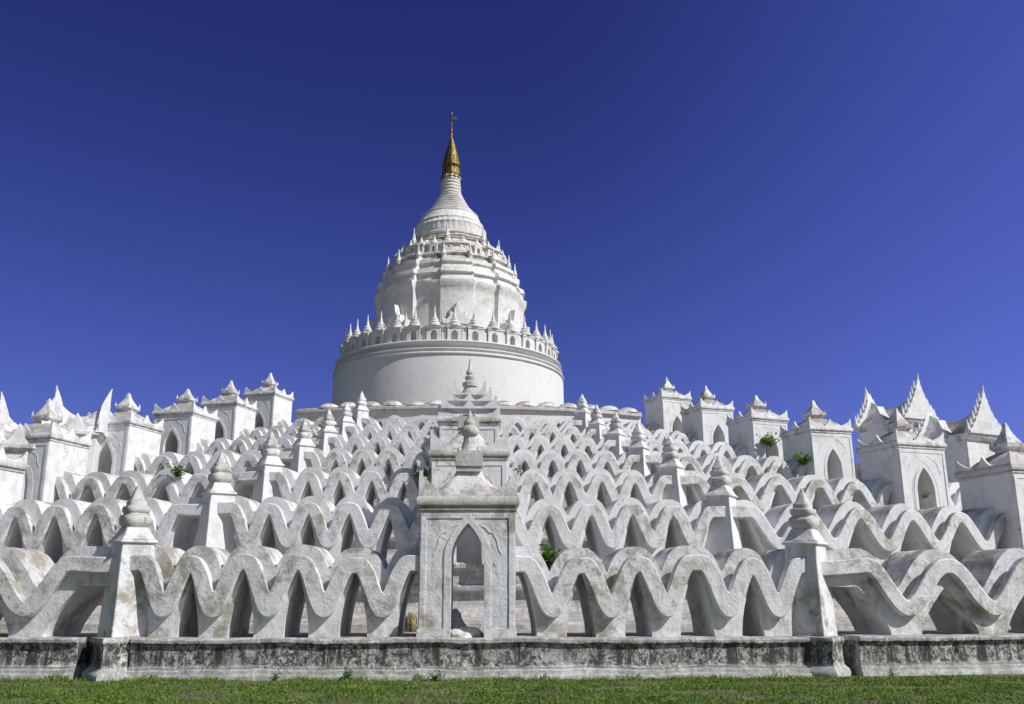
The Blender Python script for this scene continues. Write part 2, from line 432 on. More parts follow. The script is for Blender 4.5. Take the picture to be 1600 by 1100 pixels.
# ------------------------------------------------------------------ pillars between the waves
def pillar(i, sd):
    k = 1.0 if i < 7 else 1.12
    x, y, th = P(i, sd * PX[sd], -.38)
    z0 = terr_z(i)
    rj = random.Random(i * 7 + sd); root = empty('pillar', (x, y, z0), th + sd * D2R(47) + rj.uniform(-.06, .06)); root.rotation_euler.x = rj.uniform(-.02, .02); root.rotation_euler.y = rj.uniform(-.02, .02)
    side = 'right' if sd > 0 else 'left'
    lab = 'tapering white pillar with ringed finial on the %s, %s of the central shrine' % (ORD[i], side)
    tag(root, lab, 'pillar', 'tapering pillars rising in two lines')
    off = Vector((x, y, z0))
    g = G(); hb, ht = .43 * k, .335 * k
    zs = [0, .4, .8, 1.2, 1.6, 1.86 * k]
    prof = []
    v = []; f = []
    def sq(h, z, r=.05):
        return [(-h, -h, z), (0, -h, z), (h, -h, z), (h, 0, z), (h, h, z), (0, h, z), (-h, h, z), (-h, 0, z)]
    rings = [sq(hb + (ht - hb) * (z / zs[-1]), z) for z in [-.1] + zs[1:]]
    zt = zs[-1]
    rings += [sq(ht + .05, zt + .01), sq(ht + .055, zt + .05), sq(ht + .0, zt + .10), sq(ht - .07, zt + .24), sq(ht - .11, zt + .34)]
    for r_ in rings: v += r_
    for a in range(len(rings) - 1):
        for q in range(8):
            w = (q + 1) % 8; f.append((a * 8 + q, a * 8 + w, a * 8 + 8 + w, a * 8 + 8 + q))
    f.append(tuple(range(7, -1, -1))); f.append(tuple((len(rings) - 1) * 8 + q for q in range(8)))
    g.add(v, f); g.build('shaft', M_WALL if i > 1 else M_RAIL, root, wob=.012, base=off, bevel=.03 if i < 4 else .015)
    z1 = zt + .33
    pf = [(.20, z1 - .03), (.225, z1 + .02), (.265, z1 + .06), (.285, z1 + .12), (.285, z1 + .20), (.265, z1 + .25), (.22, z1 + .265), (.215, z1 + .30), (.24, z1 + .325), (.248, z1 + .39), (.235, z1 + .435), (.19, z1 + .45),
          (.18, z1 + .48), (.185, z1 + .53), (.165, z1 + .56), (.13, z1 + .60), (.095, z1 + .70), (.06, z1 + .78), (.035, z1 + .83), (.03, z1 + .86), (.008, z1 + .90)]
    pf = [(r * k, z1 + (z - z1) * k) for r, z in pf]
    g = G(); g.lathe(pf, 28, power=4.5); g.build('finial', M_OLD if i < 3 else M_RAIL, root, wob=.012, base=off, angle=50)
    if i == 1:     # pedestal down to the grass
        g = G(); hgt = LEDGE1
        prof = [(.48, -hgt - .3), (.48, -hgt + .10), (.45, -hgt + .16), (.41, -hgt + .19), (.37, -hgt + .24), (.35, -hgt + .5), (.35, -.16), (.38, -.12), (.40, -.06), (.38, .01)]
        o_ = Matrix.Rotation(-sd * D2R(47), 3, 'Z') @ Vector((0, -.44, 0))
        g.lathe([(r, z) for r, z in prof], 32, o_.x, o_.y, power=14)
        g.build('pedestal', M_PLINTH, root, wob=.02, base=off)
    return root
for i in range(1, NT + 1):
    for sd in (1, -1): pillar(i, sd)

# ------------------------------------------------------------------ shrines
def arch_pts(w, hs, ha, n=9):
    """half outline (x>0) of an ogee-pointed arch: spring height hs, apex ha, half width w"""
    pts = [(w, 0), (w, hs * .5), (w, hs)]
    for k in range(1, n + 1):
        u = k / n
        x = w * (1 - u ** 1.9) if u < 1 else 0
        z = hs + (ha - hs) * (u ** .92)
        pts.append((x, z))
    return pts
def arch_height(w, hs, ha):
    def f(x):
        x = abs(x)
        if x >= w: return 0.
        u = (1 - x / w) ** (1 / 1.9)
        return hs + (ha - hs) * (u ** .92) if x < w else hs
    return f
def parapet(g, w, y, h, hc, t=.07, n=24):
    """boat-shaped parapet: horns at both ends, sagging between, small peak in the middle"""
    xs = [-w + 2 * w * k / n for k in range(n + 1)]
    hi = []
    for x in xs:
        u = abs(x) / w
        v = .10 * h + h * (max(0, (u - .3) / .7)) ** 1.9 + hc * max(0, 1 - u / .28) ** 1.5
        hi.append(v)
    return xs, hi
def shrine(name, i, s, d, W, DP, H, label, group, style='tall', through=False, rz=None, opening=(.33, 1.2, 2.02), finial=1.0, material=None, wobb=.014, cat='shrine', pedestal=0.0, dressed=True):
    x, y, th = P(i, s, d); z0 = terr_z(i)
    rz = th if rz is None else rz
    rj = random.Random(int(x * 91) + i); root = empty(name, (x, y, z0), rz + rj.uniform(-.03, .03)); root.rotation_euler.x = rj.uniform(-.012, .012); root.rotation_euler.y = rj.uniform(-.012, .012) * (i > 1); tag(root, label, cat, group)
    off = Vector((x, y, z0)); MW = material or M_WALL
    kw = dict(wob=wobb, base=off)
    hw = W / 2; hd = DP / 2
    ow, osp, oap = opening
    # body with pointed opening running back
    ah = arch_height(ow, osp, oap)
    xs = sorted(set([-hw, -hw * .75, -ow - .04, -ow - .001, ow + .001, ow + .04, hw * .75, hw] + [ow * math.sin(PI / 2 * k / 12) for k in range(-12, 13)] + [ow * (1 - e) * sg for e in (.004, .02) for sg in (-1, 1)]))
    lo = [-.05 if abs(a) > ow - 1e-4 else ah(a) for a in xs]
    hi = [H] * len(xs)
    g = G(); g.strip(xs, lo, hi, -hd, hd if through else hd * .2, 8)
    if not through:
        g.box(-hw, hw, hd * .2 - .0, hd, -.05, H)
    if pedestal: g.box(-ow + .002, ow - .002, -hd + .03, hd * .2, 0, pedestal)
    g.build('body', MW, root, bevel=.02, **kw)
    if dressed:
        # framing mouldings on the front: outer border, pilaster strips, ogee band
        g = G(); b = .024; yf = -hd - b; yb = -hd + .01
        for sg in (-1, 1):
            xa, xb = sorted((sg * (hw - .0 - .02), sg * (hw - .13))); g.box(xa, xb, yf, yb, .16, H - .16)
        g.box(-hw + .02, hw - .02, yf + .006, yb, H - .16, H - .06)
        pts = arch_pts(ow, osp, oap, 12)
        def band(off_a, off_b, zb, yy):
            n = len(pts)
            for sg in (-1, 1):
                v = []; f = []
                for (px_, pz_) in pts:
                    px_ = px_; 
                    ux = 1.0 if pz_ <= osp else max(.12, px_ / ow) ** .5
                    uz = 0 if pz_ <= osp else 1 - px_ / ow
                    for o_ in (off_a, off_b):
                        for yy_ in (yy, yb):
                            v.append((sg * (px_ + o_ * ux if pz_ < oap - 1e-6 else 0 + 0.0), yy_, pz_ + o_ * uz * 1.25 + (zb if pz_ == 0 else 0)))
                for a in range(n - 1):
                    q = a * 4; r = q + 4
                    f += [(q, r, r + 2, q + 2), (q, q + 1, r + 1, r), (q + 2, r + 2, r + 3, q + 3)]
                f += [(0, 2, 3, 1), ((n - 1) * 4, (n - 1) * 4 + 1, (n - 1) * 4 + 3, (n - 1) * 4 + 2)]
                g.add(v, f)
        band(.0, .14, .16, yf + .004)
        if 2 <= i <= 3: band(.17, .21, .22, yf + .01)
        # dog-eared spandrel line
        sc = hw / .99
        z9 = H - .26
        line = [(.20, z9), (.34, z9 - .06), (.44, z9 - .16), (.52, z9 - .18), (.60, z9 - .33), (.63, z9 - .5), (.70, z9 - .62)]
        for sg in (-1, 1):
            for (x1, zz1), (x2, zz2) in zip(line, line[1:]):
                x1, x2 = x1 * sc * sg, x2 * sc * sg
                v = [(x1, yf + .012, zz1), (x2, yf + .012, zz2), (x2, yf + .012, zz2 - .035), (x1, yf + .012, zz1 - .035)]
                v += [(a, yb, c) for a, _, c in v]
                g.add(v, [(0, 1, 2, 3), (0, 4, 5, 1), (3, 2, 6, 7), (1, 5, 6, 2), (0, 3, 7, 4)])
        g.box(-hw - .02, -ow - .012, yf - .02, yb, -.03, .17); g.box(ow + .012, hw + .02, yf - .02, yb, -.03, .17)
        g.build('front_mouldings', MW, root, bevel=.01, **kw)
    # cornice
    g = G()
    def sqr(h_, z): return (h_, z)
    cpf = [(0, H - .02), (.03, H), (.035, H + .05), (.0, H + .06), (.0, H + .085), (.07, H + .10), (.085, H + .14), (.085, H + .24), (.06, H + .28), (-.05, H + .29)]
    v = []; f = []; nseg = 6
    for e, z in cpf:
        a, b_ = hw + e, hd + e
        ring = []
        for (p0, p1) in (((-a, -b_), (a, -b_)), ((a, -b_), (a, b_)), ((a, b_), (-a, b_)), ((-a, b_), (-a, -b_))):
            for q in range(nseg): ring.append((p0[0] + (p1[0] - p0[0]) * q / nseg, p0[1] + (p1[1] - p0[1]) * q / nseg, z))
        v += ring
    N = nseg * 4
    for a in range(len(cpf) - 1):
        for q in range(N): f.append((a * N + q, a * N + (q + 1) % N, (a + 1) * N + (q + 1) % N, (a + 1) * N + q))
    f.append(tuple(range(N - 1, -1, -1))); f.append(tuple((len(cpf) - 1) * N + q for q in range(N)))
    g.add(v, f); g.build('cornice', M_OLD if i < 3 else M_RAIL, root, bevel=.012, **kw)
    Hc = H + .285
    # curved parapets on four sides
    def ring_parapet(w_, d_, zb, h, hc, t=.08, nm='parapet', mat=None):
        g = G()
        for (ww, dd, rot) in ((w_, d_, 0), (w_, d_, PI), (d_, w_, PI / 2), (d_, w_, -PI / 2)):
            xs, hi = parapet(None, ww, 0, h, hc)
            gg = G(); gg.strip(xs, [0] * len(xs), hi, -dd - (.0 if abs(rot) in (0, PI) else .003), -dd + t, 2)
            g.xf(Matrix.Translation((0, 0, zb)) @ Matrix.Rotation(rot, 4, 'Z'), gg)
        return g.build(nm, mat or MW, root, angle=50, **kw)
    ring_parapet(hw + .03, hd + .03, Hc - .01, .50 if style == 'tall' else .36, .12 if style != 'side' else .34)
    if style in ('tall', 'side'):
        # flared hollow roof
        g = G()
        top = .27 * (1 if style == 'tall' else .9); rh = .62 if style == 'tall' else .56
        pf = []
        for k in range(9):
            u = k / 8
            e = (1 - u) ** 1.55 if style == 'tall' else (1 - u ** 1.7) * .92
            pf.append((top + (hw * .93 - top) * e, Hc - .01 + rh * u))
        g.lathe(pf, 40, power=9, aspect=hd / hw if hd != hw else 1)
        g.build('roof', M_RAIL, root, angle=50, **kw)
        zt = Hc + rh - .02
        if style == 'tall':
            g = G(); g.box(-.26, .26, -.26, .26, zt - .03, zt + .08); g.box(-.29, .29, -.29, .29, zt + .08, zt + .36); g.box(-.25, .25, -.25, .25, zt + .36, zt + .42)
            for sx_ in (-1, 1):
                for sy_ in (-1, 1): g.lathe([(.05, zt + .42), (.03, zt + .47), (.005, zt + .52)], 6, sx_ * .2, sy_ * .2)
            g.build('pedestal', M_OLD, root, bevel=.015, **kw)
            z = zt + .42
            pf = [(.20, z - .02), (.19, z + .05), (.15, z + .12), (.12, z + .25), (.115, z + .34), (.16, z + .36), (.19, z + .42), (.20, z + .48), (.16, z + .53), (.11, z + .58), (.13, z + .62), (.10, z + .68), (.055, z + .74), (.04, z + .82), (.01, z + .92)]
            g = G(); g.lathe([(r, z + (q - z) * finial) for r, q in pf], 20, mod=lambda t, rr, r, z_: rr * (1 + .06 * math.cos(8 * t)))
            g.build('finial', M_OLD, root, angle=55, **kw)
        else:
            k = finial
            g = G(); g.lathe([(.24, zt - .02), (.26, zt + .04), (.36, zt + .08), (.40, zt + .16), (.40, zt + .28), (.33, zt + .33)], 4, power=1, rot=0)
            pf = [(.34, zt + .30), (.30, zt + .36), (.22, zt + .48), (.15, zt + .60), (.10, zt + .72), (.07, zt + .84), (.03, zt + .93)]
            g = G(); g.lathe([(.30, zt - .03), (.31, zt + .04), (.38, zt + .09), (.42, zt + .13), (.42, zt + .24), (.35, zt + .28)] + [(r * 1.0, zt + .28 + (q - zt - .30) * k) for r, q in pf], 24, power=7)
            for sx_ in (-1, 1):
                for sy_ in (-1, 1): g.lathe([(.05, zt + .22), (.035, zt + .32), (.005, zt + .42)], 6, sx_ * .35, sy_ * .35)
            g.build('finial', M_RAIL, root, angle=45, **kw)
    elif style == 'ornate':
        # two diminishing horned storeys
        zb = Hc
        for (a_, hh, horn, hc) in ((.84, .30, .40, .30), (.66, .30, .44, .26), (.46, .26, .42, .2)):
            g = G(); g.lathe([(hw * a_ + .04, zb - .04), (hw * a_, zb + .08), (hw * a_ - .04, zb + hh - .08), (hw * a_ + .05, zb + hh)], 32, power=14); g.build('roof_storey', MW, root, **kw)
            ring_parapet(hw * a_ + .09, hw * a_ + .09, zb + hh - .03, horn, hc, .08, 'horned_parapet')
            zb += hh
        g = G(); g.lathe([(hw * .42, zb - .02), (hw * .26, zb + .2), (.2, zb + .32), (.19, zb + .36), (.26, zb + .37), (.27, zb + .5), (.20, zb + .54), (.13, zb + .6), (.17, zb + .66), (.18, zb + .72), (.09, zb + .78), (.13, zb + .84), (.135, zb + .9), (.07, zb + 1.0), (.05, zb + 1.15), (.015, zb + 1.42)], 20)
        g.build('finial', M_OLD, root, angle=50, **kw)
    return root

SG = 'niche shrines standing on the wave terraces'
shrine('central_shrine', 1, 0, -.62, 1.96, 1.3, 2.52, 'large arched white shrine in the middle of the lowest wall, with pedestal and bulbous finial', SG, 'tall', True, opening=(.335, 1.55, 2.26), material=M_RAIL)
shrine('central_shrine', 2, 0, -.25, 2.05, 1.6, 2.72, 'white central shrine on the second terrace up, partly hidden behind the lowest one', SG, 'tall', False, opening=(.34, 1.2, 2.0), finial=.12)
shrine('central_shrine', 3, 0, -.3, 2.05, 1.7, 3.15, 'horned white central shrine on the third terrace up, beaded finial against the drum', SG, 'ornate', False, opening=(.34, 1.2, 2.0))
for i in (4, 5, 6, 7):
    shrine('central_shrine', i, 0, -.3, 2.0, 1.7, 2.3, 'central shrine of the %s, hidden behind the horned shrine' % ORD[i], SG, 'side', False, finial=.5)
for i in range(2, 8):
    for sd in (1, -1):
        side = 'right' if sd > 0 else 'left'
        Hh = {2: 2.75, 3: 2.85, 4: 2.85, 5: 2.85, 6: 2.95, 7: 3.2}[i]
        shrine('niche_shrine', i, S_SHR[(i, sd)], -.55, 2.15, 2.2, Hh, 'white niche shrine with block finial, %s side, standing on the %s' % (side, ORD[i]), SG, 'side', False,
               rz=P(i, S_SHR[(i, sd)])[2] * .9, opening=(.40, 1.25, 2.15), finial={2: 1.1, 3: 1.05, 4: .95, 5: .8, 6: 1.0, 7: 1.1}[i], wobb=.012, pedestal=.25)

# ------------------------------------------------------------------ horned pavilions behind the side shrines
def pavilion(px, i, dback, label, width=2.3, ztip=612, base_up=0, rzs=0.0):
    depth = terr_y(i) + dback
    # place on the line of sight of px at that depth
    lo, hi = -60., 60.
    for _ in range(50):
        m = (lo + hi) / 2
        if project(m, depth, terr_z(i) + 3)[0] < px: lo = m
        else: hi = m
    x = lo; z0 = terr_z(i)
    ridge = z_at(ztip, depth) - z0          # tip of horns above the floor
    root = empty('horned_pavilion', (x, depth, z0), rzs); tag(root, label, 'pavilion', 'horned gable pavilions behind the side shrines')
    off = Vector((x, depth, z0)); kw = dict(wob=.014, base=off)
    hw = width / 2; hb = ridge - 2.35; dd = 1.0
    g = G(); g.box(-hw * .92, hw * .92, -dd, dd, -.3, hb, div=6); g.build('body', M_WALL, root, bevel=.02, **kw)
    g = G(); g.lathe([(hw * .92, hb - .02), (hw, hb + .04), (hw + .08, hb + .14), (hw + .08, hb + .28), (hw - .1, hb + .3)], 40, power=16, aspect=dd / hw * 1.05); g.build('cornice', M_RAIL, root, **kw)
    # sagging ridge roof between the gables, ridge runs left to right
    n = 14; v = []; f = []
    for k in range(n + 1):
        u = -1 + 2 * k / n; zr = hb + 1.05 + .55 * abs(u) ** 1.8
        xx = u * (hw - .04)
        v += [(xx, -dd + .05, hb + .27), (xx, -dd * .45, hb + .55 + (zr - hb - .9) * .3), (xx, 0, zr), (xx, dd * .45, hb + .55 + (zr - hb - .9) * .3), (xx, dd - .05, hb + .27)]
    for k in range(n):
        for q in range(4): f.append((k * 5 + q, k * 5 + q + 1, k * 5 + 6 + q, k * 5 + 5 + q))
        f.append((k * 5 + 4, k * 5, k * 5 + 5, k * 5 + 9))
    f += [(0, 1, 2, 3, 4), tuple(n * 5 + q for q in (4, 3, 2, 1, 0))]
    g = G(); g.add(v, f); g.build('ridge_roof', M_RAIL, root, **kw)
    for sg in (-1, 1):
        # tall flame gable: steep concave triangle ending in a horn, crockets down the slopes
        R = []
        m = 16
        for k in range(m + 1):
            u = k / m; w = dd * (1.0 if rzs < 0 else 1.1) * (1 - u) ** 1.75 + .05 * (1 - u) + .008
            w += (.10 if rzs < 0 else .0) * (1 if k % 2 else 0) * (1 - u)
            lean = sg * (.02 + .55 * max(0, u - .5) ** 1.6)
            R.append((w, hb + .25 + (2.1) * u, lean))
        v = []; f = []; t = .15
        for w, z, l in R:
            tt = t * min(1, .12 + (hb + 2.35 - z) * 1.1)
            v += [(sg * hw + l - tt, -w, z), (sg * hw + l + tt, -w, z), (sg * hw + l + tt, w, z), (sg * hw + l - tt, w, z)]
        for a in range(m):
            for q in range(4): f.append((a * 4 + q, a * 4 + (q + 1) % 4, a * 4 + 4 + (q + 1) % 4, a * 4 + 4 + q))
        f += [(3, 2, 1, 0), tuple(m * 4 + q for q in range(4))]
        g = G(); g.add(v, f); g.build('flame_gable', M_WALL, root, bevel=.012, **kw)
        g = G()
        for q in range(1, 6):
            w_, z_, l_ = R[q * 2 + 1]
            for sy_ in (-1, 1): g.lathe([(.09, z_ - .1), (.10, z_), (.06, z_ + .12), (.035, z_ + .22), (.006, z_ + .34)], 7, sg * hw + l_, sy_ * (w_ - .02))
        if rzs < 0: g.build('crockets', M_WALL, root, **kw)
    for sx_ in (-1, 1):
        for sy_ in (-1, 1):
            g = G(); g.lathe([(.13, hb + .28), (.12, hb + .4), (.07, hb + .55), (.05, hb + .68), (.01, hb + .85)], 8, sx_ * (hw - .0), sy_ * (dd - .02))
            g.build('corner_spike', M_WALL, root, **kw)
    g = G()
    g.prism([(-.55, hb + .27), (.55, hb + .27), (.33, hb + .42), (.15, hb + .7), (0, hb + 1.05), (-.15, hb + .7), (-.33, hb + .42)], -dd - .03, -dd + .4)
    g.build('front_gable', M_WALL, root, bevel=.01, **kw)
    return root
pavilion(126, 4, 1.5, 'pavilion with paired horned gables between the two largest shrines at left', 1.8, 611, rzs=D2R(14))
pavilion(36, 3, 2.6, 'pavilion with paired horned gables against the left edge of the photo', 1.45, 621, rzs=D2R(16))
pavilion(1400, 4, 3.2, 'pavilion with tall crocketed gable behind the large right-hand shrine', 2.8, 588, rzs=D2R(-68))
pavilion(1500, 3, 7.0, 'pavilion with tall crocketed gable near the right edge, weeds on its roof', 2.8, 606, rzs=D2R(-68))

# ------------------------------------------------------------------ top wall with domed merlons
YT = 63.0
ztop = z_at(634, YT)
def top_wall():
    i = 7; off_d = -(YT - terr_y(7))
    root = empty('domed_parapet', (0, YT, terr_z(7))); root['kind'] = 'thing'; tag(root, 'high white wall with domed bumps along its coping, below the round drum', 'parapet wall')
    base = Vector((0, YT, terr_z(7)))
    H = ztop - terr_z(7)
    L = 15.0
    def mp(s, d, z):
        x, y, th = P(7, s, off_d - d); return (x, y - YT, z)
    n = 16; sp_ = 1.83
    g = G()
    xs = [-L + 2 * L * k / 60 for k in range(61)]
    g.strip(xs, [-.2] * 61, [H - 1.65] * 61, 0, .8, 2, mp)
    # row of small lancet openings
    xs = []; lo = []
    k = -8
    c = [sp_ * q for q in range(-8, 9)]
    ah = arch_height(.2, .35, .62)
    st = sorted(set([-L, L] + [a + o for a in c for o in (-.9, -.4, -.21, -.2, -.19, -.16, -.1, -.05, 0, .05, .1, .16, .19, .2, .21, .4, .9) if abs(a + o) < L]))
    lo = []
    for s in st:
        dx = min(abs(s - a) for a in c); lo.append(H - 1.65 + (ah(dx) if dx < .2 else 0) * 1.0)
    g.strip(st, lo, [H - .25] * len(st), 0.0, .8, 2, mp)
    g.build('wall', M_WALL, root, wob=.012, base=base)
    g = G(); xs = [-L + 2 * L * k / 60 for k in range(61)]
    g.strip(xs, [H - .27] * 61, [H - .02] * 61, -.22, .9, 1, mp); g.strip(xs, [H - .02] * 61, [H + .08] * 61, -.14, .85, 1, mp)
    g.build('coping', M_OLD, root, wob=.02, base=base, bevel=.05)
    for a in c:
        if abs(a) > L - .8 or abs(a) < .5: continue
        g = G(); x, y, th = P(7, a + .9, off_d - .2)
        pf = [(.72, H + .05), (.70, H + .16), (.60, H + .27), (.42, H + .36), (.2, H + .42), (.05, H + .44)]
        g.lathe(pf, 24, x, y - YT, aspect=.55)
        g.build('domed_merlon', M_RAIL, root, wob=.02, base=base, angle=60)
top_wall()
pt = G(); pt.lathe([(60, ztop - .9), (60, ztop - .6), (.5, ztop - .6)], 64, 0, YT + 55)
# platform behind the top wall
def platform():
    v = []; f = []
    n = 40
    xs = [-15 + 30 * k / n for k in range(n + 1)]
    for s in xs:
        x, y, th = P(7, s, -(YT - terr_y(7)) - .7); v += [(x, y, ztop - .6), (x, 98, ztop - .6), (x, y, ztop - .9), (x, 98, ztop - .9)]
    for k in range(n):
        a = k * 4; b = a + 4
        f += [(a, b, b + 1, a + 1), (a + 2, a + 3, b + 3, b + 2), (a, a + 2, b + 2, b), (a + 1, b + 1, b + 3, a + 3)]
    o = obj('upper_terrace_paving', v, f, M_FLOOR); tag(o, kind='structure')
platform()

# ------------------------------------------------------------------ the great stupa
DS = 79.0
def stupa():
    # axis position from column 703 near mid height
    lo, hi = -10., 10.
    for _ in range(50):
        m = (lo + hi) / 2
        if project(m, DS, 20)[0] < 702.0: lo = m
        else: hi = m
    cx = lo
    def HZ(py): return z_at(py, DS)
    def RW(px, py):
        z = HZ(py) - EYE; c = DS * cp + z * sp
        a = px * c / F; return a / math.sqrt(1 + (a / DS) ** 2) if False else a * math.cos(math.atan(a / DS))
    root = empty('stupa', (cx, DS, ztop - .6)); tag(root, 'great round white stupa with ringed bell, small niches and a gilded spire tip', 'stupa')
    zb = ztop - .6
    def pr(lst): return [(RW(w, y), HZ(y) - zb) for w, y in lst]
    kw = dict(base=Vector((cx, DS, zb)))
    # drum
    RD = RW(179, 600)
    zc = z_at(553, DS - RD)      # lower moulding seen on the near side
    z1 = z_at(529, DS - RD)      # foot of the gallery, near side
    zc -= zb; z1 -= zb
    h = z1 - zc
    g = G(); g.lathe([(RD * 1.01, -.5), (RD * 1.0, zc - .3), (RD * .992, zc)], 160); g.build('drum', M_WHITE, root, wob=.02, **kw)
    pf = [(RD * .98, zc - .05), (RD * .998, zc - .02), (RD * 1.008, zc + .04 * h), (RD * 1.008, zc + .10 * h), (RD * .995, zc + .15 * h), (RD * .985, zc + .22 * h), (RD * .985, zc + .30 * h), (RD * .999, zc + .36 * h), (RD * .997, zc + .42 * h),
          (RD * .965, zc + .48 * h), (RD * .952, zc + .56 * h), (RD * .952, zc + .66 * h), (RD * .968, zc + .74 * h), (RD * .985, zc + .80 * h), (RD * .99, zc + .86 * h), (RD * .985, zc + .95 * h), (RD * .955, z1), (RD * .80, z1 + .01)]
    pf = [(r, z) for r, z in pf]
    g = G(); g.lathe(pf, 160); g.build('drum_cornice', M_WHITE, root, **kw)
    # gallery of arched niches carrying small spirelets
    RG = RD * .945; NB = 36
    hb = z_at(509, DS - RG) - zb - z1
    hs = z_at(476, DS - RG) - zb - z1 - hb
    ow = .19 * RG * 2 * PI / NB / .94
    bw = RG * 2 * PI / NB
    g = G(); hwid = bw * .34
    ah = arch_height(bw * .16, hb * .42, hb * .72)
    xs = sorted(set([-hwid, hwid] + [bw * .16 * math.sin(PI / 2 * k / 6) for k in range(-6, 7)] + [-bw * .165, bw * .165]))
    lo_ = [(-.02 if abs(a) >= bw * .16 - 1e-4 else ah(a)) for a in xs]
    g.strip(xs, lo_, [hb * .92] * len(xs), 0, .45, 2); g.box(-hwid, hwid, .45, .7, -.02, hb * .92)
    g.box(-hwid - .05, hwid + .05, -.06, .75, hb * .86, hb * .97); g.box(-hwid - .09, hwid + .09, -.1, .78, hb * .97, hb * 1.02)
    panel_me = None; spire_me = None; post_me = None
    gs = G(); gs.lathe([(.56, hb * 1.0), (.56, hb * 1.0 + .07 * hs), (.38, hb + .13 * hs), (.42, hb + .20 * hs), (.28, hb + .27 * hs), (.31, hb + .34 * hs), (.16, hb + .42 * hs), (.17, hb + .47 * hs), (.10, hb + .56 * hs), (.11, hb + .61 * hs), (.055, hb + .72 * hs), (.06, hb + .78 * hs), (.02, hb + 1.0 * hs)], 14, 0, .35)
    gp = G(); gp.box(-bw * .12, bw * .12, .12, .6, -.02, hb * .97); gp.box(-bw * .16, bw * .16, .05, .66, hb * .9, hb * 1.0)
    for k in range(NB):
        t = 2 * PI * (k + .35) / NB
        px_, py_ = RG * math.sin(t), -RG * math.cos(t)
        if panel_me is None:
            a = g.build('gallery_niche', M_BELL, root); b = gs.build('spirelet', M_BELL, a, angle=50); c = gp.build('gallery_pier', M_WHITE, root)
            panel_me, spire_me, post_me = a.data, b.data, c.data
        else:
            a = bpy.data.objects.new('gallery_niche', panel_me); b = bpy.data.objects.new('spirelet', spire_me); c = bpy.data.objects.new('gallery_pier', post_me)
            for o in (a, b, c): col.objects.link(o)
            a.parent = root; c.parent = root; b.parent = a
        a.location = (px_, py_, z1); a.rotation_euler = (0, 0, t)
        t2 = t + PI / NB
        c.location = (RG * math.sin(t2), -RG * math.cos(t2), z1); c.rotation_euler = (0, 0, t2)
    g = G(); g.lathe([(RG * .93, z1 - .2), (RG * .93, z1 + hb * .8), (RG * .80, z1 + hb * .81)], 128); g.build('gallery_wall', M_BELL, root, **kw)
    # redented body: eight shallow projecting bays
    BAY0 = D2R(6)
    def bay(t):      # t measured from +x ccw ; want angle from -y
        a = (t + PI / 2 - BAY0) % (PI / 4)
        a = min(a, PI / 4 - a)
        return a
    def mod(amount):
        def m(t, rr, r, z):
            a = bay(t)
            e = 1.0 if a < D2R(12.0) else (0.0 if a > D2R(13.2) else (D2R(13.2) - a) / D2R(1.2))
            return rr * (1 - amount + amount * e * 1.0)
        return m
    low = pr([(115, 560), (115, 505), (115, 492), (116, 484), (119, 480), (119, 474), (114, 472), (112, 464), (116, 462), (114, 456), (107, 453), (105, 448), (108, 445), (107, 440), (100, 437)])
    g = G(); g.lathe(low, 240, mod=mod(.05)); g.build('redented_base', M_BELL, root, wob=.02, **kw)
    t2_ = pr([(100, 438), (98, 435), (94, 432), (98, 429), (97, 426), (89, 424), (88, 420), (86, 415), (90, 412), (89, 409), (80, 406), (78, 402)])
    g = G(); g.lathe(t2_, 240, mod=mod(.045)); g.build('upper_terrace', M_TIER, root, wob=.03, **kw)
    t3_ = pr([(78, 404), (75, 401), (69, 399), (72, 397), (68, 395), (64, 393), (66, 391), (62, 389), (60, 387), (62, 385), (59, 384)])
    g = G(); g.lathe(t3_, 200, mod=mod(.03)); g.build('ring_courses', M_TIER, root, wob=.03, **kw)
    bell = pr([(60, 386), (57.5, 384), (58, 382), (56, 380), (56.5, 375), (55, 368), (56, 366), (53.5, 364), (51, 360), (52, 357.5), (49.5, 356), (47, 351), (45, 347), (43, 344)])
    g = G(); g.lathe(bell, 240, mod=lambda t, rr, r_, z: rr * (1 + (.012 * abs(math.cos(20 * t)) if HZ(377) < z + zb < HZ(358) else 0))); g.build('bell', M_BELL, root, loc=(-.14, 0, 0), wob=.02, **kw)
    rings = []
    y = 344.0; w = 43.0
    anchors = [(344, 43), (338, 36), (332, 30.5), (326, 26.5), (318, 21.5), (311, 17.5), (306, 15.5), (300, 15), (290, 14), (281, 13), (276, 12)]
    def wa(y_):
        for (ya, wa_), (yb, wb) in zip(anchors, anchors[1:]):
            if yb <= y_ <= ya: return wa_ + (wb - wa_) * (ya - y_) / (ya - yb)
        return 12
    while y > 276.5:
        st = 4.2 if y > 311 else 5.0
        w0, w1 = wa(y), wa(max(276, y - st))
        rings += [(w0 + .3, y), (w0 + .9, y - st * .25), (w0 + .5, y - st * .5), (w1 - .6, y - st * .72), (w1 - .7, y - st * .97)]
        y -= st
    g = G(); g.lathe(pr(rings), 72); g.build('ringed_neck', M_BELL, root, loc=(-.14, 0, 0), wob=.015, **kw)
    hti = [(12, 278), (14.2, 277), (14.4, 272), (13.4, 270.5), (14, 268), (13.2, 266), (12.4, 265), (14, 263), (14, 259), (13, 256), (11.8, 250), (12.0, 248.5), (9.8, 244), (10, 242.5), (8, 238), (8.2, 236.5), (6.2, 232), (6.3, 230.5), (4.4, 226), (3, 221), (2.2, 219)]
    g = G(); g.lathe(pr(hti), 40, mod=lambda t, rr, r, z: rr * (1 + .03 * math.cos(12 * t))); g.build('gilded_umbrella', M_GOLD, root, loc=(-.14, 0, 0), angle=50, **kw)
    # little hanging bells round the umbrella rim
    g = G()
    rr_, zz_ = pr([(14.3, 278)])[0]
